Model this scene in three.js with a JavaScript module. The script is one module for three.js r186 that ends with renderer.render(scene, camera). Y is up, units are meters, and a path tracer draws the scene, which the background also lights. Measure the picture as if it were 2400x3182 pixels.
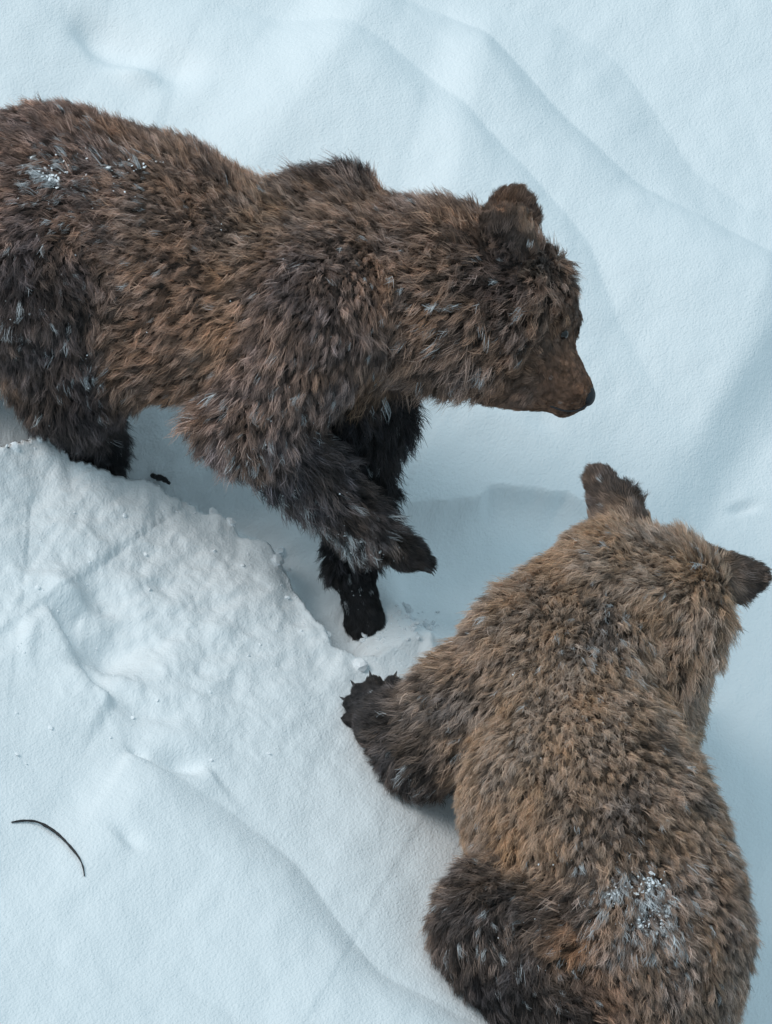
import * as THREE from 'three';
import { ImprovedNoise } from 'three/addons/math/ImprovedNoise.js';
import { mergeGeometries } from 'three/addons/utils/BufferGeometryUtils.js';

// ---------------------------------------------------------------- camera, sky, sun, exposure
const W = 772, H = 1024, PX = 480;              // PX: picture pixels per metre at the middle distance
const DIST = 25, PITCH = 25 * Math.PI / 180;    // a long lens looking down on a snow slope
const scene = new THREE.Scene();
const camera = new THREE.PerspectiveCamera(2 * Math.atan(H / 2 / PX / DIST) * 180 / Math.PI, W / H, 0.5, 900);
const VIEW = new THREE.Vector3(0, Math.sin(PITCH), Math.cos(PITCH));
const VUP = new THREE.Vector3(0, Math.cos(PITCH), -Math.sin(PITCH));
camera.position.copy(VIEW).multiplyScalar(DIST);
camera.lookAt(0, 0, 0);
camera.updateMatrixWorld();

const renderer = new THREE.WebGLRenderer({ antialias: true });
renderer.setSize(W, H);
renderer.toneMapping = THREE.LinearToneMapping;
renderer.toneMappingExposure = 1.14;
renderer.shadowMap.enabled = true;
renderer.shadowMap.type = THREE.PCFSoftShadowMap;

const SUN = new THREE.Vector3(-0.54, 1.0, 0.48).normalize();
{
  const w = 128, h = 64, d = new Float32Array(w * h * 4);
  for (let j = 0; j < h; j++) {
    const up = Math.sin(((j + 0.5) / h - 0.5) * Math.PI), az = 0;
    const g = up > 0 ? 0.40 + 0.16 * up : 0.36;
    for (let i = 0; i < w; i++) {
      const k = (j * w + i) * 4;
      d[k] = g * 0.70; d[k + 1] = g * 1.0; d[k + 2] = g * 1.17; d[k + 3] = 1;
    }
  }
  const sky = new THREE.DataTexture(d, w, h, THREE.RGBAFormat, THREE.FloatType);
  sky.mapping = THREE.EquirectangularReflectionMapping;
  sky.magFilter = sky.minFilter = THREE.LinearFilter;
  sky.needsUpdate = true;
  scene.background = sky; scene.environment = sky;
}
const sun = new THREE.DirectionalLight(new THREE.Color().setRGB(1.0, 0.975, 0.945), 1.35);
sun.position.copy(SUN).multiplyScalar(20);
sun.castShadow = true;
sun.shadow.radius = 56;
sun.shadow.mapSize.set(2048, 2048);
Object.assign(sun.shadow.camera, { left: -3, right: 3, top: 3, bottom: -3, near: 1, far: 60 });
scene.add(sun, sun.target);

// ---------------------------------------------------------------- helpers
function rng(seed) { let a = seed >>> 0; return () => { a = a + 0x6D2B79F5 | 0; let t = Math.imul(a ^ a >>> 15, 1 | a); t = t + Math.imul(t ^ t >>> 7, 61 | t) ^ t; return ((t ^ t >>> 14) >>> 0) / 4294967296; }; }
const NOISE = new ImprovedNoise();
const noise = (x, y, z = 0.37) => NOISE.noise(x, y, z);
const fbm = (x, y, z, n = 4) => { let s = 0, a = 1, f = 1; for (let i = 0; i < n; i++) { s += a * noise(x * f + 17.3 * i, y * f + 5.1 * i, z * f); a *= 0.5; f *= 2.03; } return s; };
const clamp = (x, a = 0, b = 1) => Math.min(b, Math.max(a, x));
const sstep = (a, b, x) => { const t = clamp((x - a) / (b - a)); return t * t * (3 - 2 * t); };
const lerp = (a, b, t) => a + (b - a) * t;
// the world point that stands at picture pixel (px, py), w pixels in front of the middle distance
function at(px, py, w) {
  const s = (DIST - w / PX) / DIST / PX;
  return new THREE.Vector3((px - W / 2) * s, 0, 0).addScaledVector(VUP, (H / 2 - py) * s).addScaledVector(VIEW, w / PX);
}
const W0 = 500;                                  // depths below are written as in the field notes, W0 = middle distance
let shift = 0;                                   // an animal as a whole further from or nearer to the camera
const P = (px, py, w) => at(px, py, w - W0 + shift);
function tag(o, label, category, group, kind) {
  o.userData = {};
  if (label) o.userData.label = label;
  if (category) o.userData.category = category;
  if (group) o.userData.group = group;
  if (kind) o.userData.kind = kind;
  return o;
}
const shadowed = (o) => { o.castShadow = o.receiveShadow = true; return o; };

// ---------------------------------------------------------------- snow slope
// the slope falls towards the camera and to the right; relief is in picture pixels (1 / PX m) along its normal
const KY = 1.024, KX = 0.675;
const planeW = (px, py) => KY * py - KX * px;
function polyDist(line, x, y) {                   // signed distance (positive on the upper right side), place along, on-line fraction
  let best = 1e9, side = 1, along = 0, run = 0, total = 0;
  for (let i = 0; i + 1 < line.length; i++) total += Math.hypot(line[i + 1][0] - line[i][0], line[i + 1][1] - line[i][1]);
  for (let i = 0; i + 1 < line.length; i++) {
    const [ax, ay] = line[i], [bx, by] = line[i + 1], dx = bx - ax, dy = by - ay, l = Math.hypot(dx, dy);
    const t = clamp(((x - ax) * dx + (y - ay) * dy) / (l * l)), ex = x - ax - t * dx, ey = y - ay - t * dy, d = Math.hypot(ex, ey);
    if (d < best) { best = d; side = dx * ey - dy * ex < 0 ? 1 : -1; along = (run + t * l) / total; }
    run += l;
  }
  return [best * side, along];
}
// a terrace step: flat up to the crest line, a rounded drop on its lower left side that runs out again
const softNeg = (d, r) => 0.5 * (Math.sqrt(d * d + r * r) - d) - r * 0.5;   // about max(0, -d), rounded over r
function terrace(line, A, L1, L2, r, fadeIn = 0.12, fadeOut = 0.12) {
  return (x, y) => {
    const [d, t] = polyDist(line, x, y);
    if (d > 60 || d < -L2 * 5) return 0;
    const e = Math.max(0, softNeg(d, r)), f = sstep(0, fadeIn, t) * sstep(0, fadeOut, 1 - t);
    return A * f * (1 - Math.exp(-e / L1)) * Math.exp(-e / L2);
  };
}
const dip = (cx, cy, rx, ry, ang, depth, sharp = 1) => {
  const c = Math.cos(ang), s = Math.sin(ang);
  return (x, y) => { const X = ((x - cx) * c + (y - cy) * s) / rx, Y = (-(x - cx) * s + (y - cy) * c) / ry, q = X * X + Y * Y; return q > 9 ? 0 : -depth * Math.exp(-Math.pow(q, sharp)); };
};
const wob = (line, amp, seed) => line.map(([x, y], i) => [x + amp * noise(i * 0.7, seed), y + amp * noise(i * 0.7, seed + 9)]);
const R1 = [[120, -40], [205, -4], [278, 20], [333, 36], [380, 64], [416, 97], [444, 130], [467, 157], [490, 182], [520, 212], [548, 244], [572, 275], [584, 308], [604, 352], [633, 397], [662, 432], [697, 466], [740, 500]];
const R2 = [[330, -60], [407, -2], [444, 14], [486, 46], [514, 79], [541, 111], [574, 143], [620, 185], [657, 208], [713, 231], [775, 266], [860, 330]];
const R3 = [[440, -10], [555, 22], [615, 60], [657, 115], [694, 171], [745, 206], [830, 240]];
const LOW = [[110, 735], [140, 757], [189, 792], [232, 816], [297, 866], [340, 926], [380, 972], [452, 1012], [560, 1060]];
const LOW2 = [[-60, 945], [0, 957], [108, 976], [189, 997], [260, 1040]];
const BANK = [[-60, 486], [-14, 474], [2, 466], [26, 462], [44, 467], [64, 479], [88, 490], [112, 494], [146, 500], [188, 513], [228, 526], [262, 554], [286, 586], [305, 622], [330, 652], [372, 660], [410, 640]];
const CRACK = [[126, 502], [165, 524], [200, 548], [240, 580], [276, 608], [300, 640]];
const LIP = [[385, 514], [430, 512], [474, 509], [481, 501], [505, 502], [558, 508], [586, 524], [640, 560]];
const features = [
  terrace(R1, 42, 40, 260, 12, 0.2, 0.5), terrace(R2, 50, 40, 240, 13), terrace(R3, 42, 60, 170, 30),
  terrace(LOW, 32, 34, 110, 16), terrace(LOW2, 13, 34, 90, 22), terrace(CRACK, 4, 8, 22, 4),
  dip(96, 30, 24, 14, 0.5, 13), dip(126, 52, 38, 20, 0.5, 20), dip(172, 78, 22, 20, 0.6, 14), dip(135, 76, 26, 12, 0.3, -12),
  dip(54, 592, 30, 20, 0.3, -9), dip(70, 622, 34, 12, 0.6, 9), dip(72, 634, 26, 7, 0.75, 8), dip(118, 650, 34, 22, 0.2, 32), dip(98, 680, 26, 9, 0.6, 10), dip(60, 600, 26, 12, 0.3, -8), dip(95, 600, 30, 14, 0.5, 10),
  terrace([[40, 606], [57, 624], [76, 652], [96, 688], [118, 700]], 20, 9, 26, 4), terrace([[84, 690], [108, 677], [140, 670]], 6, 6, 20, 3), terrace([[125, 748], [150, 764], [172, 775], [192, 776], [206, 764]], 12, 8, 28, 3), dip(24, 640, 9, 26, 0.0, -6), dip(146, 716, 32, 14, 0.4, 10), dip(180, 766, 20, 8, 0.2, 11), dip(136, 756, 10, 5, 0.4, 6),
  dip(170, 735, 40, 18, 0.5, -7), dip(122, 846, 16, 7, 0.7, 6), dip(744, 508, 14, 5, -0.2, 8),
  dip(492, 420, 14, 10, 0, 5), dip(530, 440, 20, 12, 0.3, 4), dip(420, 560, 90, 44, 0.35, 16),
];
function relief(x0, y0) {
  // the features are noted where the photograph shows them; nearer snow looks larger by the distance
  const near = clamp(1 - (planeW(x0, y0) - W0) / PX / DIST, 0.5, 2), x = W / 2 + (x0 - W / 2) / near, y = H / 2 + (y0 - H / 2) / near;
  let h = 0;
  for (const f of features) h += f(x, y);
  // the trench that the walking bear treads, behind the broken bank
  const ragged = 7 * noise(x * 0.03, y * 0.03, 1.5) + 2 * noise(x * 0.08, y * 0.08, 3.1);
  { const [d0, t] = polyDist(BANK, x, y), d = d0 + ragged;
    const deep = lerp(50, 46, t) * sstep(1, 0.9, t);
    if (d > 0 && d < 260) h -= deep * (1 - Math.exp(-d / 13)) * Math.exp(-Math.max(0, d - 30) / 46);
    if (d <= 0 && d > -320) h += lerp(34, 1, sstep(0.1, 0.5, t)) * Math.exp(d / 70);
    h += 7 * Math.exp(-Math.pow(d / 30, 2)) * fbm(x * 0.026, y * 0.026, 9.3, 3) * sstep(1, 0.85, t); }
  // hollow behind the front paw, under an overhanging lip
  { const [d0, t] = polyDist(LIP, x, y), d = d0 + 3 * noise(x * 0.05, 2.2, 1.5);
    if (d < 0) h -= 44 * sstep(0, 0.1, t) * sstep(1, 0.6, t) * (1 - Math.exp(d / 17)) * Math.exp(d / 70); }
  // broken lump of snow by the planted paw
  { const q = Math.max(Math.abs(x - 420) / 28, Math.abs(y - 0.62 * (x - 420) - 646) / 20); h += 20 * clamp(1.1 - q) * (0.8 + 0.4 * noise(x * 0.1, y * 0.1, 7)); }
  // wind-packed unevenness, rougher where the snow was trodden
  const trod = Math.exp(-Math.pow((x - 150) / 190, 2) - Math.pow((y - 600 - 0.35 * (x - 150)) / 130, 2));
  h += 1.5 * fbm(x * 0.021, y * 0.021, 6.4, 2) + 2.6 * fbm(x * 0.008, y * 0.008, 0.2, 3) + 0.55 * fbm(x * 0.05, y * 0.05, 4.2, 3);
  h += 1.6 * trod * (3.6 * fbm(x * 0.028, y * 0.034, 8.2, 5) - 2.4 * Math.abs(noise(x * 0.045, y * 0.06, 2.2)) - 1.2 * Math.abs(noise(x * 0.11, y * 0.12, 6.2)));
  return h;
}
const PLANE_N = new THREE.Vector3(KX, 0, 0).addScaledVector(VUP, KY).addScaledVector(VIEW, 1).normalize();
function onPlane(px, py) {                        // picture pixel to the bare slope, followed without end
  // slope in the camera's own axes: w = KY * py - KX * px; rays are near parallel, so a linear map does
  return new THREE.Vector3((px - W / 2) / PX, 0, 0).addScaledVector(VUP, (H / 2 - py) / PX).addScaledVector(VIEW, (planeW(px, py) - W0) / PX);
}
const snowPoint = (px, py, extra = 0) => onPlane(px, py).addScaledVector(PLANE_N, (relief(px, py) + extra) / PX);
function snowAt(px, py, extra = 0) {              // the point of the snow seen at a picture pixel
  let x = px, y = py;
  for (let i = 0; i < 14; i++) { const h = relief(x, y), near = 1 - (planeW(x, y) + h * 0.632 - W0) / PX / DIST, X = W / 2 + (px - W / 2) * near, Y = H / 2 + (py - H / 2) * near; x = lerp(x, X - 0.427 * h, 0.6); y = lerp(y, Y + 0.648 * h, 0.6); }
  return snowPoint(x, y, extra);
}
function spread(lo, hi, step, far) {
  const a = [];
  for (let x = lo; x <= hi; x += step) a.push(x);
  let s = step, x = lo; const left = [], right = [];
  while (x > -far) { s *= 1.16; x -= s; left.unshift(x); }
  s = step; x = a[a.length - 1];
  while (x < far) { s *= 1.16; x += s; right.push(x); }
  return [...left, ...a, ...right];
}
const noiseTex = (() => {
  const n = 512, d = new Uint8Array(n * n * 4), r = rng(5), f = new Float32Array(n * n);
  const octave = (cells, amp) => {
    const g = new Float32Array(cells * cells).map(() => r() - 0.5), k = cells / n;
    for (let y = 0; y < n; y++) for (let x = 0; x < n; x++) {
      const u = x * k, v = y * k, i = Math.floor(u), j = Math.floor(v), a = u - i, b = v - j, sa = a * a * (3 - 2 * a), sb = b * b * (3 - 2 * b);
      const G = (p, q) => g[(q % cells) * cells + (p % cells)];
      f[y * n + x] += amp * lerp(lerp(G(i, j), G(i + 1, j), sa), lerp(G(i, j + 1), G(i + 1, j + 1), sa), sb);
    }
  };
  octave(512, 0.9); octave(256, 0.75); octave(128, 0.22); octave(48, 0.08);
  for (let i = 0; i < n * n; i++) { d[4 * i] = d[4 * i + 1] = d[4 * i + 2] = clamp(0.5 + 0.42 * f[i]) * 255; d[4 * i + 3] = 255; }
  const t = new THREE.DataTexture(d, n, n);
  t.wrapS = t.wrapT = THREE.RepeatWrapping; t.magFilter = THREE.LinearFilter; t.minFilter = THREE.LinearMipmapLinearFilter; t.needsUpdate = true;
  return t;
})();
const snowMat = new THREE.MeshStandardMaterial({ name: 'snow', color: new THREE.Color().setRGB(0.86, 0.875, 0.885), roughness: 0.8, bumpMap: noiseTex, bumpScale: 0.0026 });
{
  const xs = spread(-70, 842, 2.6, 30000), ys = spread(-130, 1130, 2.6, 30000), nx = xs.length, ny = ys.length;
  const pos = new Float32Array(nx * ny * 3), uv = new Float32Array(nx * ny * 2), idx = [];
  const xa = onPlane(1, 0).sub(onPlane(0, 0)).length(), ya = onPlane(0, 1).sub(onPlane(0, 0)).length();
  for (let j = 0; j < ny; j++) for (let i = 0; i < nx; i++) {
    const k = j * nx + i, p = snowPoint(xs[i], ys[j]);
    pos.set([p.x, p.y, p.z], 3 * k); uv.set([xs[i] * xa / 1.1, ys[j] * ya / 1.1], 2 * k);
    if (i && j) idx.push(k, k - 1, k - nx - 1, k, k - nx - 1, k - nx);
  }
  const g = new THREE.BufferGeometry();
  g.setAttribute('position', new THREE.BufferAttribute(pos, 3)); g.setAttribute('uv', new THREE.BufferAttribute(uv, 2)); g.setIndex(idx); g.computeVertexNormals();
  const ground = shadowed(new THREE.Mesh(g, snowMat)); ground.name = 'snow_ground';
  tag(ground, 'snow slope with wind-rounded ridges and trodden tracks', null, null, 'structure');
  scene.add(ground);
}

// ---------------------------------------------------------------- bodies: bones joined smoothly, meshed on a grid
const V = (x, y, z) => new THREE.Vector3(x, y, z);
function bone(a, b, ra, rb, o = {}) {
  const A = P(...a), B = P(...b), d = B.clone().sub(A);
  return { A, B, d, l2: Math.max(1e-9, d.lengthSq()), ra: ra / PX, rb: rb / PX, k: (o.k ?? 26) / PX, len: o.len ?? 0.024, col: o.col ?? 'back', lift: o.lift ?? 1, flow: o.flow ? o.flow.clone().normalize() : d.lengthSq() > 1e-6 ? d.clone().normalize() : V(0, -1, 0), sq: o.sq, flat: o.flat, bald: o.bald };
}
function boneDist(b, x, y, z) {
  let px = x - b.A.x, py = y - b.A.y, pz = z - b.A.z;
  if (b.flat) {                                   // a flattened ear: ellipsoid with axes e0, e1, e2 and half sizes
    const [e0, e1, e2, s] = b.flat;
    const u = (px * e0.x + py * e0.y + pz * e0.z) / s[0], v = (px * e1.x + py * e1.y + pz * e1.z) / s[1], w = (px * e2.x + py * e2.y + pz * e2.z) / s[2];
    const k0 = Math.hypot(u, v, w), k1 = Math.hypot(u / s[0], v / s[1], w / s[2]);
    return k1 < 1e-6 ? -s[2] : k0 * (k0 - 1) / k1;
  }
  if (b.sq) { const s = b.sq[0], q = (px * s.x + py * s.y + pz * s.z) * (1 / b.sq[1] - 1); px += s.x * q; py += s.y * q; pz += s.z * q; }
  const t = clamp((px * b.d.x + py * b.d.y + pz * b.d.z) / b.l2);
  return Math.hypot(px - t * b.d.x, py - t * b.d.y, pz - t * b.d.z) - lerp(b.ra, b.rb, t);
}
function field(bones, x, y, z) {
  let d = 1e9;
  for (const b of bones) {
    const e = boneDist(b, x, y, z), k = b.k, h = Math.max(k - Math.abs(d - e), 0) / k;
    d = Math.min(d, e) - h * h * k * 0.25;
  }
  return d;
}
function surface(bones, cell, rough) {            // surface nets
  const lo = V(1e9, 1e9, 1e9), hi = V(-1e9, -1e9, -1e9);
  for (const b of bones) { const r = (b.flat ? Math.max(...b.flat[3]) : Math.max(b.ra, b.rb)) * 1.1 + 0.03; for (const q of [b.A, b.B]) { lo.min(q.clone().subScalar(r)); hi.max(q.clone().addScalar(r)); } }
  const B = 6, n = [0, 1, 2].map((i) => Math.ceil((hi.getComponent(i) - lo.getComponent(i)) / cell / B) * B + 1), [nx, ny, nz] = n;
  const F = new Float32Array(nx * ny * nz).fill(1);
  const id = (i, j, k) => (k * ny + j) * nx + i, reach = cell * B * 0.5 * Math.sqrt(3) * 1.25 + cell;
  const f = (x, y, z) => field(bones, x, y, z) + (rough ? rough(x, y, z) : 0);
  const done = new Uint8Array(nx * ny * nz);
  for (let k = 0; k < nz - 1; k += B) for (let j = 0; j < ny - 1; j += B) for (let i = 0; i < nx - 1; i += B) {
    const c = field(bones, lo.x + (i + B / 2) * cell, lo.y + (j + B / 2) * cell, lo.z + (k + B / 2) * cell);
    const skip = Math.abs(c) > reach;
    for (let c3 = 0; c3 <= B; c3++) for (let c2 = 0; c2 <= B; c2++) for (let c1 = 0; c1 <= B; c1++) {
      const q = id(i + c1, j + c2, k + c3);
      if (done[q]) continue;
      if (skip) { F[q] = c; } else { F[q] = f(lo.x + (i + c1) * cell, lo.y + (j + c2) * cell, lo.z + (k + c3) * cell); done[q] = 1; }
    }
  }
  const vert = new Int32Array(nx * ny * nz).fill(-1), pos = [], idx = [];
  const ed = [[0, 1], [2, 3], [4, 5], [6, 7], [0, 2], [1, 3], [4, 6], [5, 7], [0, 4], [1, 5], [2, 6], [3, 7]];
  const v = new Float64Array(8);
  for (let k = 0; k < nz - 1; k++) for (let j = 0; j < ny - 1; j++) for (let i = 0; i < nx - 1; i++) {
    let m = 0;
    for (let c = 0; c < 8; c++) { v[c] = F[id(i + (c & 1), j + (c >> 1 & 1), k + (c >> 2))]; if (v[c] < 0) m |= 1 << c; }
    if (m === 0 || m === 255) continue;
    let x = 0, y = 0, z = 0, s = 0;
    for (const [a, b] of ed) if ((v[a] < 0) !== (v[b] < 0)) {
      const t = v[a] / (v[a] - v[b]);
      x += lerp(a & 1, b & 1, t); y += lerp(a >> 1 & 1, b >> 1 & 1, t); z += lerp(a >> 2, b >> 2, t); s++;
    }
    vert[id(i, j, k)] = pos.length / 3;
    pos.push(lo.x + (i + x / s) * cell, lo.y + (j + y / s) * cell, lo.z + (k + z / s) * cell);
  }
  for (let k = 1; k < nz - 1; k++) for (let j = 1; j < ny - 1; j++) for (let i = 1; i < nx - 1; i++) {
    const a = F[id(i, j, k)] < 0;
    const quad = (p, q, r, s, flip) => { if (p < 0 || q < 0 || r < 0 || s < 0) return; flip ? idx.push(p, r, q, p, s, r) : idx.push(p, q, r, p, r, s); };
    if (a !== F[id(i + 1, j, k)] < 0) quad(vert[id(i, j - 1, k - 1)], vert[id(i, j, k - 1)], vert[id(i, j, k)], vert[id(i, j - 1, k)], !a);
    if (a !== F[id(i, j + 1, k)] < 0) quad(vert[id(i - 1, j, k - 1)], vert[id(i - 1, j, k)], vert[id(i, j, k)], vert[id(i, j, k - 1)], !a);
    if (a !== F[id(i, j, k + 1)] < 0) quad(vert[id(i - 1, j - 1, k)], vert[id(i, j - 1, k)], vert[id(i, j, k)], vert[id(i - 1, j, k)], !a);
  }
  const g = new THREE.BufferGeometry(), e = cell * 0.5, nor = new Float32Array(pos.length);
  for (let i = 0; i < pos.length; i += 3) {
    const [x, y, z] = [pos[i], pos[i + 1], pos[i + 2]];
    const q = V(f(x + e, y, z) - f(x - e, y, z), f(x, y + e, z) - f(x, y - e, z), f(x, y, z + e) - f(x, y, z - e)).normalize();
    nor.set([q.x, q.y, q.z], i);
  }
  g.setAttribute('position', new THREE.Float32BufferAttribute(pos, 3)); g.setAttribute('normal', new THREE.BufferAttribute(nor, 3)); g.setIndex(idx);
  return g;
}

// ---------------------------------------------------------------- fur: locks of tapered strands, laid along the coat
function lockGeometry(seed, strands, rootR, thick, wave, conv) {
  const r = rng(seed), pos = [], nor = [], col = [], idx = [], SEG = 4, SIDES = 3;
  const q = V(), t = V(), n1 = V(), n2 = V();
  for (let s = 0; s < strands; s++) {
    const ang = r() * 6.283, rad = rootR * Math.sqrt(r()), x0 = rad * Math.cos(ang), z0 = rad * Math.sin(ang) * 0.9;
    const L = 0.75 + 0.4 * r(), ph = r() * 6.283, wv = wave * (0.5 + r()), dx = (r() - 0.5) * 0.22, rise = 0.30 + 0.22 * r(), tone = 0.62 + 0.76 * r() * r() + 0.12 * r();
    const path = (u) => q.set(lerp(x0, x0 * (1 - conv), u) + dx * u * u + wv * 0.05 * Math.sin(ph + u * 5.5) * u, rise * (1 - Math.pow(1 - u, 2.2)) + wv * 0.04 * Math.sin(ph * 2 + u * 6) * u, z0 * (1 - 0.5 * u) + L * (0.25 * u + 0.75 * u * u * (1.6 - 0.6 * u)));
    const base = pos.length / 3;
    for (let k = 0; k <= SEG; k++) {
      const u = k / SEG, c = path(u).clone(); t.copy(path(Math.min(1, u + 0.04))).sub(path(Math.max(0, u - 0.04)).clone()).normalize();
      t.copy(path(Math.min(1, u + 0.04)).clone().sub(path(Math.max(0, u - 0.04)).clone())).normalize();
      n1.set(1, 0, 0).addScaledVector(t, -t.x).normalize(); n2.crossVectors(t, n1);
      const w = thick * (1 - 0.82 * u * u);
      for (let m = 0; m < SIDES; m++) {
        const a = ph + m / SIDES * 6.283, ca = Math.cos(a), sa = Math.sin(a);
        pos.push(c.x + w * (n1.x * ca + n2.x * sa), c.y + w * (n1.y * ca + n2.y * sa), c.z + w * (n1.z * ca + n2.z * sa));
        nor.push(n1.x * ca + n2.x * sa, n1.y * ca + n2.y * sa, n1.z * ca + n2.z * sa); col.push(tone, tone, tone);
        if (k) { const p = base + (k - 1) * SIDES, a0 = p + m, a1 = p + (m + 1) % SIDES; idx.push(a0, a1, a0 + SIDES, a1, a1 + SIDES, a0 + SIDES); }
      }
    }
  }
  const g = new THREE.BufferGeometry();
  g.setAttribute('position', new THREE.Float32BufferAttribute(pos, 3)); g.setAttribute('normal', new THREE.Float32BufferAttribute(nor, 3)); g.setAttribute('color', new THREE.Float32BufferAttribute(col, 3)); g.setIndex(idx);
  return g;
}
const LONG = [0, 1, 2, 3, 4, 5].map((i) => lockGeometry(100 + i, 12, 0.16, 0.02, 2.8, 0.75));
const GUARD = [0, 1, 2].map((i) => lockGeometry(300 + i, 6, 0.3, 0.0105, 1.4, 0.3));
const SHORT = [0, 1, 2, 3].map((i) => lockGeometry(200 + i, 16, 0.42, 0.03, 0.6, 0.3));
const furMat = new THREE.MeshStandardMaterial({ name: 'fur', color: 0xffffff, vertexColors: true, roughness: 0.7 });
const weights = (bones, x, y, z, each, soft = 0.018) => { let best = 1e9; const ds = bones.map((b) => { const d = boneDist(b, x, y, z); if (d < best) best = d; return d; }); bones.forEach((b, i) => { const w = Math.exp(-(ds[i] - best) / soft); if (w > 0.02) each(b, w); }); };

function coat(root, geo, bones, palette, seed, opt) {
  const r = rng(seed), pos = geo.attributes.position, nor = geo.attributes.normal, ix = geo.index.array, nt = ix.length / 3;
  const a = V(), b = V(), c = V(), n = V(), cum = new Float64Array(nt); let total = 0;
  const info = new Array(pos.count);
  const vertInfo = (i) => info[i] ??= (() => {
    const o = { len: 0, flow: V(), col: [0, 0, 0], lift: 0, bald: 0 }; let ws = 0;
    weights(bones, pos.getX(i), pos.getY(i), pos.getZ(i), (bn, w) => { ws += w; o.len += w * bn.len; o.lift += w * bn.lift; o.bald += w * (bn.bald ? 1 : 0); o.flow.addScaledVector(bn.flow, w); const cc = palette[bn.col]; for (let k = 0; k < 3; k++) o.col[k] += w * cc[k]; });
    o.len /= ws; o.lift /= ws; o.bald /= ws; o.flow.divideScalar(ws); o.col = o.col.map((x) => x / ws); return o;
  })();
  for (let t = 0; t < nt; t++) {
    a.fromBufferAttribute(pos, ix[3 * t]); b.fromBufferAttribute(pos, ix[3 * t + 1]); c.fromBufferAttribute(pos, ix[3 * t + 2]);
    n.fromBufferAttribute(nor, ix[3 * t]);
    const area = b.clone().sub(a).cross(c.clone().sub(a)).length() / 2, o = vertInfo(ix[3 * t]);
    const seen = n.dot(VIEW) > -0.35 ? 1 : 0.4;
    const L = o.len, dens = o.bald > 0.5 ? 0 : L > 0.02 ? Math.pow(0.042 / L, 1.1) * opt.density : Math.pow(0.012 / L, 1.7) * opt.density * 4;
    total += area * dens * seen; cum[t] = total;
  }
  const count = Math.floor(total);
  // tufts: neighbouring locks lean together
  const cellT = opt.tuft, tufts = new Map(), key = (x, y, z) => Math.floor(x / cellT) + ',' + Math.floor(y / cellT) + ',' + Math.floor(z / cellT);
  const tuftOf = (p) => {
    const X = Math.floor(p.x / cellT), Y = Math.floor(p.y / cellT), Z = Math.floor(p.z / cellT); let best = 1e9, bt = null;
    for (let i = -1; i <= 1; i++) for (let j = -1; j <= 1; j++) for (let k = -1; k <= 1; k++) {
      const kk = (X + i) + ',' + (Y + j) + ',' + (Z + k); let tf = tufts.get(kk);
      if (!tf) { const h = rng(Math.imul(X + i, 73856093) ^ Math.imul(Y + j, 19349663) ^ Math.imul(Z + k, 83492791) ^ seed); tf = { p: V((X + i + h()) * cellT, (Y + j + h()) * cellT, (Z + k + h()) * cellT), tone: h() , turn: h() - 0.5, lift: h() }; tufts.set(kk, tf); }
      const d = tf.p.distanceToSquared(p); if (d < best) { best = d; bt = tf; }
    }
    return bt;
  };
  const sets = [...LONG, ...SHORT, ...GUARD].map(() => ({ m: [], c: [] }));
  const p = V(), flow = V(), side = V(), up = V(), M = new THREE.Matrix4(), tmp = V(), DOWN = V(0, -1, 0), col = new THREE.Color();
  for (let i = 0; i < count; i++) {
    const target = r() * total; let lo = 0, hi = nt - 1; while (lo < hi) { const mid = lo + hi >> 1; cum[mid] < target ? lo = mid + 1 : hi = mid; }
    const i0 = ix[3 * lo], i1 = ix[3 * lo + 1], i2 = ix[3 * lo + 2]; let u = r(), v = r(); if (u + v > 1) { u = 1 - u; v = 1 - v; }
    p.fromBufferAttribute(pos, i0).multiplyScalar(1 - u - v).addScaledVector(a.fromBufferAttribute(pos, i1), u).addScaledVector(b.fromBufferAttribute(pos, i2), v);
    n.fromBufferAttribute(nor, i0).multiplyScalar(1 - u - v).addScaledVector(a.fromBufferAttribute(nor, i1), u).addScaledVector(b.fromBufferAttribute(nor, i2), v).normalize();
    const o = vertInfo(i0), tf = tuftOf(p), long = o.len > 0.02;
    const q = opt.shape ? opt.shape(p, o) : {};
    flow.copy(o.flow).addScaledVector(DOWN, long ? 0.45 : 0.15);
    const s2 = 34; flow.x += 0.75 * noise(p.x * s2, p.y * s2, p.z * s2 + 3); flow.y += 0.75 * noise(p.x * s2 + 9, p.y * s2, p.z * s2); flow.z += 0.75 * noise(p.x * s2, p.y * s2 + 7, p.z * s2);
    const s = 9; flow.x += 0.45 * noise(p.x * s, p.y * s, p.z * s + 3); flow.y += 0.45 * noise(p.x * s + 9, p.y * s, p.z * s); flow.z += 0.45 * noise(p.x * s, p.y * s + 7, p.z * s);
    flow.addScaledVector(n, -flow.dot(n)); if (flow.lengthSq() < 1e-4) flow.set(0.3, -0.5, 0.2).addScaledVector(n, -0.1);
    flow.normalize();
    tmp.copy(tf.p).sub(p); tmp.addScaledVector(n, -tmp.dot(n)); side.crossVectors(n, flow).normalize();
    const clump = long ? (q.clump ?? 1.0) : 0.15, across = tmp.dot(side) / cellT;
    flow.addScaledVector(side, clamp(across, -1, 1) * clump + tf.turn * 0.5 * clump + (r() - 0.5) * 0.22).normalize();
    const pick = r(), under = long && pick < 0.38, guard = long && pick > 0.78, patchy = 1 + 0.38 * noise(p.x * 11, p.y * 11, p.z * 11 + 60);
    const wave = noise(p.x * 52, p.y * 52, p.z * 52 + 11);
    const raise = (long ? 0.42 * wave : 0) + (long ? (guard ? 0.36 : 0.24) : 0.02) * o.lift + (tf.lift - 0.4) * 0.28 * clump + (r() - 0.5) * 0.16;
    flow.addScaledVector(n, raise).normalize();
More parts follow.
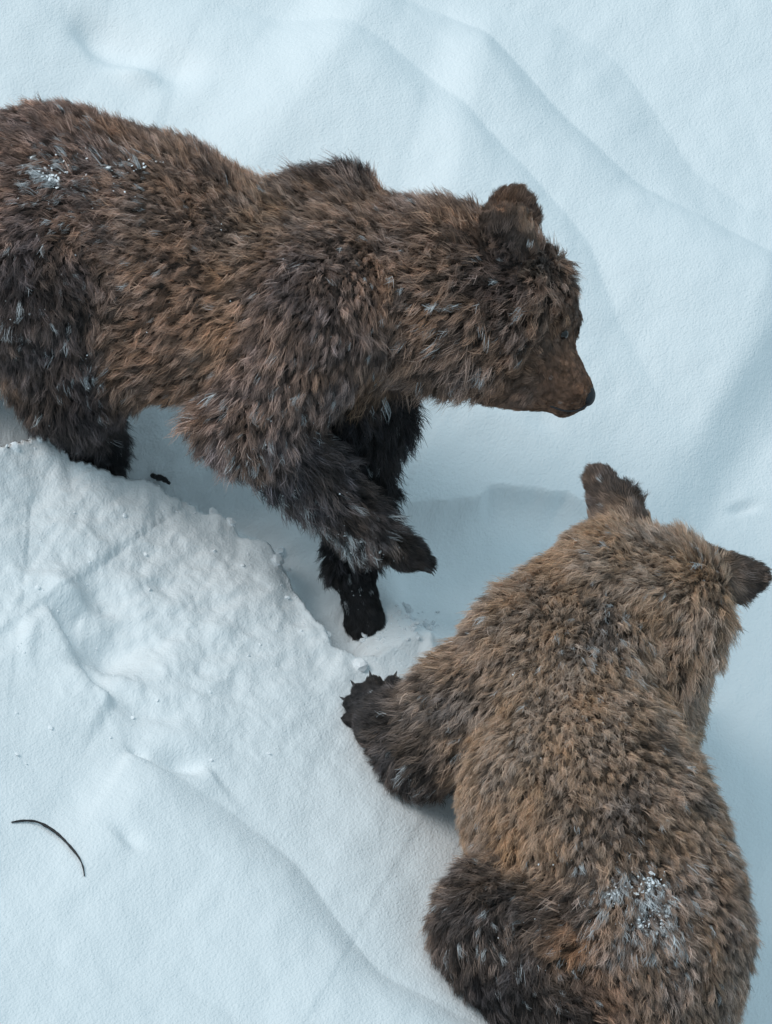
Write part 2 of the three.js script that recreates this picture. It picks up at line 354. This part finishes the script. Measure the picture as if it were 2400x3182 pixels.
    side.crossVectors(n, flow).normalize(); up.crossVectors(flow, side).normalize();
    const L = o.len * (under ? 0.6 : guard ? 1.1 : 1) * (long ? patchy * (1 + 0.3 * wave) : 1) * (0.6 + 0.75 * r()) * (0.85 + 0.3 * tf.tone);
    p.addScaledVector(n, -0.0015);
    M.makeBasis(side.clone().multiplyScalar(L * (r() < 0.5 ? -1 : 1)), up.clone().multiplyScalar(L * (0.75 + 0.3 * o.lift * r())), flow.clone().multiplyScalar(L)); M.setPosition(p);
    const set = sets[guard ? LONG.length + SHORT.length + Math.floor(r() * GUARD.length) : long ? Math.floor(r() * LONG.length) : LONG.length + Math.floor(r() * SHORT.length)];
    set.m.push(M.clone());
    const rip = noise(p.x * 52, p.y * 52, p.z * 52 + 11), big = fbm(p.x * 7, p.y * 7, p.z * 7, 2) + (long ? 1.3 * rip : 0), tone = Math.exp((r() + r() - 1) * 0.75 + (tf.tone - 0.5) * 1.7 * (long ? 1 : 0.5) + big * 0.35 - (under ? 1.1 : guard ? -0.4 : 0)), hue = (r() - 0.5) * 0.22 + 0.25 * noise(p.x * 14, p.y * 14, p.z * 14 + 40);  // darker underfur; shade of the gaps between locks is put into its tone
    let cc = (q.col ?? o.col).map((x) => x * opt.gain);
    for (const [sp, sr, mul] of opt.spots ?? []) { const e = Math.exp(-p.distanceToSquared(sp) / (sr * sr)); if (e > 0.03) cc = cc.map((x, k) => x * lerp(1, mul[k], e)); }  // coat patches; lit flanks and neck crease shade are painted in too
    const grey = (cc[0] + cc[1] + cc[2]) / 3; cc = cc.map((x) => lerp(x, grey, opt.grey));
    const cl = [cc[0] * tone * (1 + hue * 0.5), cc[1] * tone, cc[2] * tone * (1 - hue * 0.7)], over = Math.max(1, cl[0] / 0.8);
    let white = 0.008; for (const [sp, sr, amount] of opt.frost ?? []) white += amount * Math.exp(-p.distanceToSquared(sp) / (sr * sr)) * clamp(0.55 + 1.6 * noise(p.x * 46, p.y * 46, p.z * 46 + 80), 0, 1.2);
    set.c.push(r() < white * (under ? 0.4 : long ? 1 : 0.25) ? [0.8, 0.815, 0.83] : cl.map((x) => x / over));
  }
  sets.forEach((set, k) => {
    if (!set.m.length) return;
    const im = new THREE.InstancedMesh([...LONG, ...SHORT, ...GUARD][k], furMat, set.m.length);
    set.m.forEach((m, i) => { im.setMatrixAt(i, m); im.setColorAt(i, col.setRGB(...set.c[i])); });
    im.name = 'fur' + (k ? '_' + String(k).padStart(3, '0') : ''); im.userData.kind = 'stuff';
    root.add(shadowed(im));
  });
  return count;
}
function finishBody(root, bones, geo, palette, skin) {     // one continuous body, its origin at the animal's base
  const pos = geo.attributes.position, c = new Float32Array(pos.count * 3);
  for (let i = 0; i < pos.count; i++) {
    let s = [0, 0, 0], ws = 0;
    weights(bones, pos.getX(i), pos.getY(i), pos.getZ(i), (b, w) => { ws += w; for (let k = 0; k < 3; k++) s[k] += w * palette[b.col][k]; });
    c.set(s.map((x) => x / ws * skin), 3 * i);
  }
  geo.setAttribute('color', new THREE.BufferAttribute(c, 3));
  const m = shadowed(new THREE.Mesh(geo, bodyMat)); m.name = 'body'; root.add(m);
}
const bodyMat = new THREE.MeshStandardMaterial({ name: 'underfur', color: 0xffffff, vertexColors: true, roughness: 0.85 });
const noseMat = new THREE.MeshPhysicalMaterial({ name: 'wet_nose', color: new THREE.Color().setRGB(0.012, 0.012, 0.015), roughness: 0.6 });
const eyeMat = new THREE.MeshPhysicalMaterial({ name: 'eye', color: new THREE.Color().setRGB(0.012, 0.008, 0.006), roughness: 0.12 });
const clawMat = new THREE.MeshStandardMaterial({ name: 'claw', color: new THREE.Color().setRGB(0.035, 0.03, 0.03), roughness: 0.45 });
const padMat = new THREE.MeshStandardMaterial({ name: 'paw_pad', color: new THREE.Color().setRGB(0.022, 0.021, 0.024), roughness: 0.75 });
function addAt(root, name, geo, mat, p) { const m = shadowed(new THREE.Mesh(geo, mat)); m.name = name; m.position.copy(p); root.add(m); return m; }
function clawGeo(from, dir, down, len, r0) {
  const c = new THREE.QuadraticBezierCurve3(V(0, 0, 0), dir.clone().multiplyScalar(len * 0.6), dir.clone().multiplyScalar(len * 0.9).addScaledVector(down, len * 0.4));
  const g = new THREE.TubeGeometry(c, 8, r0, 7), p = g.attributes.position;
  for (let i = 0; i <= 8; i++) { const q = c.getPointAt(i / 8), s = 1 - 0.9 * i / 8; for (let j = 0; j <= 7; j++) { const k = i * 8 + j; p.setXYZ(k, lerp(q.x, p.getX(k), s), lerp(q.y, p.getY(k), s), lerp(q.z, p.getZ(k), s)); } }
  g.computeVertexNormals(); return g;
}
// crumbs of snow caught in a coat
function crumbGeometry(seed) {
  const g = new THREE.IcosahedronGeometry(1, 1), p = g.attributes.position;
  for (let i = 0; i < p.count; i++) { const s = 0.8 + 0.45 * noise(p.getX(i) * 1.3 + seed, p.getY(i) * 1.3, p.getZ(i) * 1.3); p.setXYZ(i, p.getX(i) * s, p.getY(i) * s * 0.8, p.getZ(i) * s); }
  g.computeVertexNormals(); return g;
}
const CRUMB = crumbGeometry(3);
const crumbMat = new THREE.MeshStandardMaterial({ name: 'snow_crumb', color: new THREE.Color().setRGB(0.86, 0.87, 0.885), roughness: 0.8 });
function ray(bones, px, py, wStart) {              // first point of a body met from the camera's side
  const o = P(px, py, wStart), d = o.clone().sub(camera.position).normalize(); let t = 0;
  for (let i = 0; i < 90; i++) { const e = field(bones, o.x + d.x * t, o.y + d.y * t, o.z + d.z * t); if (e < 0.002) return o.addScaledVector(d, t); t += e * 0.8; if (t > 1.6) return null; }
  return null;
}
function crumbs(root, bones, patches, seed, base) {
  const r = rng(seed), m = [], M = new THREE.Matrix4(), e = 0.01;
  for (const [px, py, sx, sy, n, size, out] of patches) for (let i = 0; i < n; i++) {
    const g = () => (r() + r() + r() - 1.5) * 1.15, h = ray(bones, px + sx * g(), py + sy * g(), 900);
    if (!h) continue;
    const F = (x, y, z) => field(bones, x, y, z), nn = V(F(h.x + e, h.y, h.z) - F(h.x - e, h.y, h.z), F(h.x, h.y + e, h.z) - F(h.x, h.y - e, h.z), F(h.x, h.y, h.z + e) - F(h.x, h.y, h.z - e)).normalize();
    h.addScaledVector(nn, out * (0.3 + 0.6 * r())).sub(base);
    if (r() < 0.45) continue;
    const s = size * (0.18 + 0.7 * r() * r() * r());
    M.compose(h, new THREE.Quaternion().setFromUnitVectors(V(0, 1, 0), nn).multiply(new THREE.Quaternion().setFromEuler(new THREE.Euler(r() - 0.5, r() * 6, r() - 0.5))), V(s * (0.7 + 1.3 * r()), s * (0.3 + 0.3 * r()), s)); m.push(M.clone());
  }
  const im = new THREE.InstancedMesh(CRUMB, crumbMat, m.length); m.forEach((x, i) => im.setMatrixAt(i, x));
  im.name = 'snow_crumbs'; tag(im, 'white crumbs of snow caught in the fur', null, null, 'stuff'); root.add(shadowed(im));
}
function makeBear(name, base, bones, palette, seed, opt) {
  const root = new THREE.Group(); root.name = name; root.position.copy(base); scene.add(root);
  const geo = surface(bones, opt.cell, (x, y, z) => 0.004 * fbm(x * 16, y * 16, z * 16, 2));
  const lay = (list) => (list ?? []).map(([px, py, r, v]) => [ray(bones, px, py, 900), r, v]).filter((e) => e[0]);
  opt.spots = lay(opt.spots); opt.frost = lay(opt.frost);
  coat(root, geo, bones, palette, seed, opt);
  finishBody(root, bones, geo, palette, 0.5);
  for (const ch of root.children) ch.position.sub(base);
  return root;
}

// ---------------------------------------------------------------- the walking bear
const LAT = V(-0.28, 0, 0.96);                    // towards its near (right) side
{
  shift = -40;
  const sq = [LAT, 0.86], ear = (n, u, s) => { const N = n.clone().normalize(), U = u.clone().addScaledVector(N, -u.dot(N)).normalize(); return [U.clone().cross(N), U, N, s]; };
  const nearN = V(-0.30, 0.05, 0.95), farN = V(-0.25, 0.15, 0.95);
  const face = { len: 0.012, lift: 0.5 };
  const muzz = P(535, 345, 555).sub(P(568, 392, 548)).normalize();
  const A = [
    bone([220, 290, 552], [150, 270, 545], 104, 126, { sq, col: 'flank' }),
    bone([150, 270, 545], [50, 240, 532], 126, 126, { sq, col: 'back' }),
    bone([50, 240, 532], [-70, 247, 520], 126, 105, { sq, col: 'back' }),
    bone([-70, 245, 520], [-140, 290, 515], 100, 50, { col: 'back' }),
    bone([310, 300, 560], [220, 290, 552], 100, 104, { sq, col: 'flank' }),
    bone([346, 191, 556], [312, 213, 558], 20, 34, { k: 36, col: 'dark', len: 0.032, lift: 1.5, flow: V(-0.5, 0.6, 0) }),
    bone([425, 294, 562], [350, 285, 562], 78, 92, { col: 'neck' }),
    bone([480, 300, 560], [425, 290, 562], 72, 80, { col: 'neck', len: 0.036 }),
    bone([515, 296, 557], [470, 315, 560], 54, 64, { col: 'face', len: 0.028, k: 20 }),
    bone([538, 316, 552], [500, 318, 557], 36, 58, { col: 'face', len: 0.016, k: 20 }),
    bone([562, 327, 538], [552, 318, 545], 13.5, 18, { ...face, col: 'face', k: 12, len: 0.009 }),
    bone([570, 391, 548], [533, 346, 553], 23, 38, { col: 'muzzle', len: 0.006, lift: 0.2, k: 16, flow: muzz }),
    bone([560, 404, 549], [510, 374, 556], 11, 32, { col: 'muzzle', len: 0.008, lift: 0.2, k: 12, flow: muzz }),
    bone([484, 348, 562], [445, 334, 562], 36, 48, { col: 'face', len: 0.042, k: 24, lift: 1.7, flow: V(-0.35, -1, 0) }),
    bone([520, 378, 556], [500, 372, 558], 24, 26, { col: 'face', len: 0.024, k: 14, lift: 1.6, flow: V(-0.4, -1, 0) }),
    bone([214, 426, 600], [228, 424, 600], 14, 30, { col: 'arm', k: 24, len: 0.05, lift: 2, flow: V(-1, -0.5, 0) }),
    bone([504, 238, 634], [504, 238, 634], 1, 1, { flat: ear(nearN, V(-0.12, 1, 0), [26 / PX, 32 / PX, 10 / PX]), k: 14, col: 'ear', len: 0.0205, lift: 0.5, flow: V(0.1, 1, 0.2) }),
    bone([513, 214, 520], [513, 214, 520], 1, 1, { flat: ear(farN, V(0.1, 1, 0), [24 / PX, 26 / PX, 9 / PX]), k: 14, col: 'earfar', len: 0.0165, lift: 1.2, flow: V(0.1, 1, 0.2) }),
    bone([522, 212, 640], [533, 252, 636], 4.5, 5, { col: 'earrim', k: 6, len: 0.012, flow: V(-0.2, 1, 0.2) }),
    bone([488, 212, 640], [522, 212, 640], 4, 4.5, { col: 'earrim', k: 6, len: 0.012, flow: V(-0.2, 1, 0.2) }),
    // near foreleg, swung forward and off the snow
    bone([312, 315, 610], [256, 422, 595], 80, 43, { col: 'arm', k: 34 }),
    bone([256, 422, 595], [364, 530, 515], 40, 22, { col: 'armlow', len: 0.034, k: 24 }),
    bone([364, 531, 515], [410, 554, 478], 20, 12, { col: 'armlow', len: 0.022, k: 14 }),
    bone([406, 554, 480], [428, 563, 470], 12, 6, { col: 'paw', len: 0.014, k: 8 }),
    // far foreleg, planted; dark coat, with the near arm's shade put into the colour
    bone([350, 310, 520], [362, 415, 492], 66, 39, { col: 'legdark', k: 30, len: 0.038 }),
    bone([362, 415, 492], [357, 500, 445], 39, 27, { col: 'legdark', k: 24, len: 0.034 }),
    bone([357, 500, 450], [350, 560, 432], 27, 21, { col: 'legdark', k: 16, len: 0.026 }),
    bone([350, 560, 432], [366, 620, 415], 17, 14, { col: 'paw', k: 14, len: 0.013 }),
    bone([365, 624, 413], [376, 644, 396], 17, 15, { col: 'paw', k: 12, len: 0.014 }),
    // near hind leg, sunk behind the bank
    bone([45, 290, 588], [72, 385, 540], 80, 46, { col: 'thigh', k: 34 }),
    bone([72, 385, 540], [86, 455, 425], 42, 31, { col: 'legdark', k: 24, len: 0.03 }),
    bone([86, 455, 425], [104, 505, 350], 30, 24, { col: 'legdark', k: 16, len: 0.022 }),
    // far hind leg
    bone([-10, 280, 480], [-40, 340, 452], 70, 42, { col: 'legdark', k: 30 }),
    bone([-40, 340, 452], [-52, 392, 408], 38, 28, { col: 'legdark', k: 20, len: 0.028 }),
    bone([120, 330, 545], [60, 335, 545], 60, 60, { col: 'flank', k: 30 }),
  ];
  const pal = { back: [0.080, 0.049, 0.038], flank: [0.108, 0.068, 0.046], dark: [0.036, 0.026, 0.024], neck: [0.098, 0.061, 0.044], face: [0.060, 0.038, 0.028], muzzle: [0.085, 0.045, 0.028], ear: [0.030, 0.020, 0.016], earfar: [0.070, 0.043, 0.031], earrim: [0.085, 0.055, 0.040], arm: [0.072, 0.047, 0.038], armlow: [0.032, 0.024, 0.022], thigh: [0.026, 0.019, 0.018], legdark: [0.009, 0.0075, 0.008], paw: [0.008, 0.007, 0.007] };
  const base = P(235, 570, 430);
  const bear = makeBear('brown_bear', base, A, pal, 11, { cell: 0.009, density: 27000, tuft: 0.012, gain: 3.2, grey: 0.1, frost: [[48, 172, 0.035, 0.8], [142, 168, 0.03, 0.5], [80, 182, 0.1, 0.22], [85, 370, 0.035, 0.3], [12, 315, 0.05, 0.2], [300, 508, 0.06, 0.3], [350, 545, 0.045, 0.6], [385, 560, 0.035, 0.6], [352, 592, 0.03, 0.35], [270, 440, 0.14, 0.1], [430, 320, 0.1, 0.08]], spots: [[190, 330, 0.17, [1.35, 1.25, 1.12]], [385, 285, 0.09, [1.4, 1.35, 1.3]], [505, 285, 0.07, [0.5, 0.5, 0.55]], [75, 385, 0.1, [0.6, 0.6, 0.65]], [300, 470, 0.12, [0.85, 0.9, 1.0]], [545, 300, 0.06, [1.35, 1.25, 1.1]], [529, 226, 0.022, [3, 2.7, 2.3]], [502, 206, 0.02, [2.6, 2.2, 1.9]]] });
  tag(bear, 'dark brown bear walking right through the snow in side view, head lowered', 'bear');
  const rel = (px, py, w) => P(px, py, w).sub(base);
  const nose = new THREE.SphereGeometry(0.023, 20, 14); nose.scale(0.78, 1.0, 1.15);
  addAt(bear, 'nose', nose, noseMat, rel(587, 395, 549));
  addAt(bear, 'eye', new THREE.SphereGeometry(0.0115, 14, 10), eyeMat, ray(A, 563, 334, 900).sub(base).addScaledVector(VIEW, -0.003));
  addAt(bear, 'eye_001', new THREE.SphereGeometry(0.0115, 14, 10), eyeMat, rel(569, 328, 520));
  const mouth = new THREE.TubeGeometry(new THREE.CatmullRomCurve3([[587, 405], [579, 410], [566, 411], [550, 406]].map(([x, y]) => (ray(A, x, y, 900) ?? P(x, y, 552)).sub(base))), 12, 0.0022, 6);
  addAt(bear, 'mouth', mouth, padMat, V(0, 0, 0));
  for (let i = 0; i < 5; i++) { const o = (i - 2) * 6; addAt(bear, 'claw', clawGeo(null, V(0.85, -0.35, 0.05).normalize(), V(0, -1, 0), 0.026, 0.0042), clawMat, rel(427 - Math.abs(i - 2) * 1.5, 563 + o * 0.4, 471 + o * 0.9)); }
  crumbs(bear, A, [[48, 172, 18, 9, 46, 0.009, 0.018], [55, 182, 9, 6, 26, 0.011, 0.02], [142, 168, 16, 8, 30, 0.008, 0.018], [80, 180, 70, 26, 90, 0.005, 0.02], [85, 370, 12, 18, 22, 0.006, 0.02], [10, 315, 20, 14, 18, 0.006, 0.02], [300, 505, 40, 26, 60, 0.006, 0.018], [345, 540, 26, 10, 40, 0.008, 0.012], [370, 552, 24, 7, 50, 0.009, 0.01], [350, 590, 12, 20, 18, 0.005, 0.008], [330, 420, 60, 40, 40, 0.004, 0.02], [200, 300, 160, 90, 60, 0.003, 0.02]], 61, base);
}

// ---------------------------------------------------------------- the sitting bear
{
  shift = 0;
  const ear = (n, u, s) => { const N = n.clone().normalize(), U = u.clone().addScaledVector(N, -u.dot(N)).normalize(); return [U.clone().cross(N), U, N, s]; };
  shift = 0;
  const B = [
    bone([570, 705, 590], [578, 785, 612], 80, 106, { col: 'back', k: 30 }),
    bone([578, 785, 612], [601, 855, 632], 106, 116, { col: 'back', k: 30 }),
    bone([601, 855, 632], [624, 935, 648], 116, 114, { col: 'rump', k: 30 }),
    bone([624, 935, 648], [620, 1030, 655], 114, 98, { col: 'rump', k: 30 }),
    bone([588, 645, 572], [570, 705, 590], 68, 78, { col: 'back', k: 30 }),
    bone([625, 618, 558], [598, 660, 575], 54, 64, { col: 'back', k: 14, len: 0.03 }),
    bone([664, 596, 558], [610, 580, 560], 61, 58, { col: 'head', k: 7, len: 0.022 }),
    bone([688, 620, 572], [672, 668, 584], 38, 27, { col: 'cheek', k: 8, len: 0.03, lift: 1.4 }),
    bone([556, 604, 560], [536, 640, 580], 40, 54, { col: 'head', k: 20, len: 0.034 }),
    bone([662, 615, 430], [650, 605, 520], 22, 46, { col: 'head', k: 16, len: 0.01 }),
    bone([620, 526, 545], [606, 479, 532], 29, 15, { sq: [V(-0.45, 0.1, 0.9).normalize(), 0.42], k: 16, col: 'ear', len: 0.016, lift: 0.9 }),
    bone([624, 524, 540], [628, 498, 536], 24, 16, { sq: [V(-0.45, 0.1, 0.9).normalize(), 0.42], k: 8, col: 'eartuft', len: 0.021, lift: 1.5 }),
    bone([708, 579, 545], [752, 577, 526], 29, 14, { sq: [V(0.1, 0.6, 0.75).normalize(), 0.42], k: 16, col: 'ear', len: 0.016, lift: 0.9 }),
    bone([716, 582, 540], [738, 588, 534], 21, 14, { sq: [V(0.1, 0.6, 0.75).normalize(), 0.42], k: 8, col: 'eartuft', len: 0.021, lift: 1.5 }),
    // left arm, paw pressed on the snow
    bone([520, 668, 585], [462, 712, 573], 62, 50, { col: 'arm', k: 30 }),
    bone([456, 718, 572], [430, 742, 564], 48, 42, { col: 'armdark', k: 30, len: 0.028 }),
    bone([432, 742, 562], [394, 724, 535], 38, 33, { col: 'armdark', k: 20, len: 0.026 }),
    bone([410, 760, 545], [420, 770, 548], 22, 20, { col: 'armdark', k: 20, len: 0.026 }),
    bone([394, 724, 535], [372, 708, 518], 30, 21, { col: 'armdark', k: 14, len: 0.014 }),
    ...[[351, 719], [353, 704], [361, 692], [374, 685], [393, 685]].map(([x, y], i) => bone([376 + i * 3, 714 - i * 1.5, 522], [x, y, 514 + i * 2], 11, 8.5, { col: 'paw', k: 2.5, len: 0.006, lift: 0.2 })),
    // right arm, hidden in front of the chest
    bone([645, 690, 545], [655, 715, 430], 56, 40, { col: 'arm', k: 26 }),
    bone([655, 715, 430], [662, 705, 320], 36, 28, { col: 'armdark', k: 18, len: 0.026 }),
    // hind legs
    bone([562, 928, 690], [502, 920, 690], 74, 60, { col: 'thigh', k: 12, len: 0.03 }),
    bone([498, 930, 692], [520, 965, 702], 58, 50, { col: 'thighdark', k: 14, len: 0.028 }),
    bone([505, 965, 700], [585, 1005, 722], 42, 44, { col: 'thighdark', k: 16, len: 0.026 }),
    bone([665, 965, 640], [680, 1020, 600], 60, 48, { col: 'rump', k: 26 }),
  ];
  const pal = { back: [0.190, 0.128, 0.088], rump: [0.120, 0.080, 0.059], head: [0.205, 0.135, 0.091], cheek: [0.185, 0.125, 0.088], ear: [0.050, 0.034, 0.027], eartuft: [0.022, 0.016, 0.014], arm: [0.150, 0.102, 0.074], armdark: [0.024, 0.018, 0.016], paw: [0.010, 0.009, 0.0095], thigh: [0.070, 0.047, 0.036], thighdark: [0.015, 0.0115, 0.011] };
  const base = P(600, 1000, 690);
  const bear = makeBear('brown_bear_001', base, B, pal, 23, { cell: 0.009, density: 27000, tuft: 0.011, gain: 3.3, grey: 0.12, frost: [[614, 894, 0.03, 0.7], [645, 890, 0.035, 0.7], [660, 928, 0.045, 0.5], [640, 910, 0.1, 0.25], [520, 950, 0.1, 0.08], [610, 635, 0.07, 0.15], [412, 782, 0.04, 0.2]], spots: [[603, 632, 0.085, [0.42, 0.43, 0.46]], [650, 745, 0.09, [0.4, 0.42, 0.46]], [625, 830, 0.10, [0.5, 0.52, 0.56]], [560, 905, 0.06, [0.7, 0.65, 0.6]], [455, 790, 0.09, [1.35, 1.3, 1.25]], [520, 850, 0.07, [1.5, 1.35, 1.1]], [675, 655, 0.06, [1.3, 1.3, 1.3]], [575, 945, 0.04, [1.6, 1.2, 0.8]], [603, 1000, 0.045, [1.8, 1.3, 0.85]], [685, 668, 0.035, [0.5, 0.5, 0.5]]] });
  tag(bear, 'lighter brown bear sitting in the snow with its back to us and one paw out', 'bear');
  const rel = (px, py, w) => P(px, py, w).sub(base);
  const nose = new THREE.SphereGeometry(0.021, 20, 14);
  addAt(bear, 'nose', nose, noseMat, rel(664, 612, 408));
  for (const [x, w] of [[632, 500], [690, 500]]) addAt(bear, 'eye', new THREE.SphereGeometry(0.0105, 14, 10), eyeMat, rel(x, 596, w));
  [[345, 718], [346, 700], [355, 686], [371, 678], [394, 678]].forEach(([x, y], i) => addAt(bear, 'claw', clawGeo(null, P(x, y, 510).sub(P(378, 714, 520)).normalize(), V(0, -0.3, -1), 0.017, 0.0045), clawMat, rel(x, y, 514 + i * 2)));
  crumbs(bear, B, [[612, 892, 10, 6, 34, 0.01, 0.016], [640, 890, 14, 9, 44, 0.011, 0.016], [655, 880, 9, 12, 30, 0.009, 0.016], [650, 925, 22, 14, 70, 0.008, 0.018], [665, 920, 8, 14, 26, 0.009, 0.016], [630, 905, 50, 34, 150, 0.004, 0.02], [520, 945, 50, 40, 60, 0.003, 0.018], [412, 780, 14, 12, 26, 0.005, 0.014], [518, 675, 5, 4, 3, 0.007, 0.02], [590, 740, 80, 80, 50, 0.003, 0.02], [570, 870, 70, 20, 30, 0.003, 0.02]], 62, base);
}

// ---------------------------------------------------------------- small things on the snow
function twig(pts, r0, r1, bend) {
  const c = new THREE.CatmullRomCurve3(pts), n = 40, g = new THREE.TubeGeometry(c, n, 1, 7), p = g.attributes.position;
  for (let i = 0; i <= n; i++) { const q = c.getPointAt(i / n), w = lerp(r0, r1, Math.abs(i / n - 0.45) * 1.8) * (1 + 0.5 * noise(i * 0.6, 3)); for (let j = 0; j <= 7; j++) { const k = i * 8 + j; p.setXYZ(k, q.x + (p.getX(k) - q.x) * w, q.y + (p.getY(k) - q.y) * w, q.z + (p.getZ(k) - q.z) * w); } }
  g.computeVertexNormals(); return g;
}
const barkMat = new THREE.MeshStandardMaterial({ name: 'bark', color: new THREE.Color().setRGB(0.03, 0.027, 0.028), roughness: 0.85 });
{
  const base = snowAt(50, 840, 2), pts = [[11, 823], [22, 822], [35, 823.5], [46, 829], [57, 837], [69, 849], [78, 860], [82, 868], [84, 877]].map(([x, y], i) => snowAt(x, y, 1.2 + 2.5 * Math.sin(i / 8 * 3.1)).sub(base));
  const t = shadowed(new THREE.Mesh(twig(pts, 0.0034, 0.0012), barkMat)); t.name = 'twig'; t.position.copy(base);
  tag(t, 'thin dark curved twig lying on the snow at the lower left', 'twig'); scene.add(t);
}

{
  const base = snowAt(160, 482, 1), pts = [[150, 476], [155, 479], [161, 481], [168, 487]].map(([x, y], i) => snowAt(x, y, 2 + i).sub(base));
  const t = shadowed(new THREE.Mesh(twig(pts, 0.0075, 0.003), barkMat)); t.name = 'bark_fragment'; t.position.copy(base);
  tag(t, 'small dark bit of bark on the trodden snow under the belly of the walking bear', 'bark fragment'); scene.add(t);
}
// broken snow along the trench: crumbs too many to count
{
  const r = rng(77), m = [], M = new THREE.Matrix4(), base = snowAt(300, 600);
  const put = (x, y, s) => { const p = snowPoint(x, y, s * 0.15 * PX).sub(base); M.compose(p, new THREE.Quaternion().setFromEuler(new THREE.Euler(r() * 6, r() * 6, r() * 6)), V(s * (0.7 + 0.8 * r()), s * (0.5 + 0.5 * r()), s)); m.push(M.clone()); };
  for (let i = 0; i + 1 < BANK.length; i++) for (let k = 0; k < 6; k++) { const t = r(), g = (r() + r() - 1) * 26 + 8; put(lerp(BANK[i][0], BANK[i + 1][0], t) + g, lerp(BANK[i][1], BANK[i + 1][1], t) - 0.8 * g, 0.0025 + 0.018 * Math.pow(r(), 4)); }
  for (let k = 0; k < 60; k++) put(405 + 40 * (r() + r() - 1), 628 + 26 * (r() + r() - 1), 0.003 + 0.012 * r() * r());
  for (let k = 0; k < 50; k++) put(r() * 300, 520 + r() * 260, 0.002 + 0.006 * r() * r());
  const im = shadowed(new THREE.InstancedMesh(CRUMB, crumbMat, m.length)); m.forEach((x, i) => im.setMatrixAt(i, x));
  im.name = 'loose_snow'; im.position.copy(base); tag(im, 'loose crumbs of broken snow along the trodden trench', null, null, 'stuff'); scene.add(im);
}

renderer.render(scene, camera);
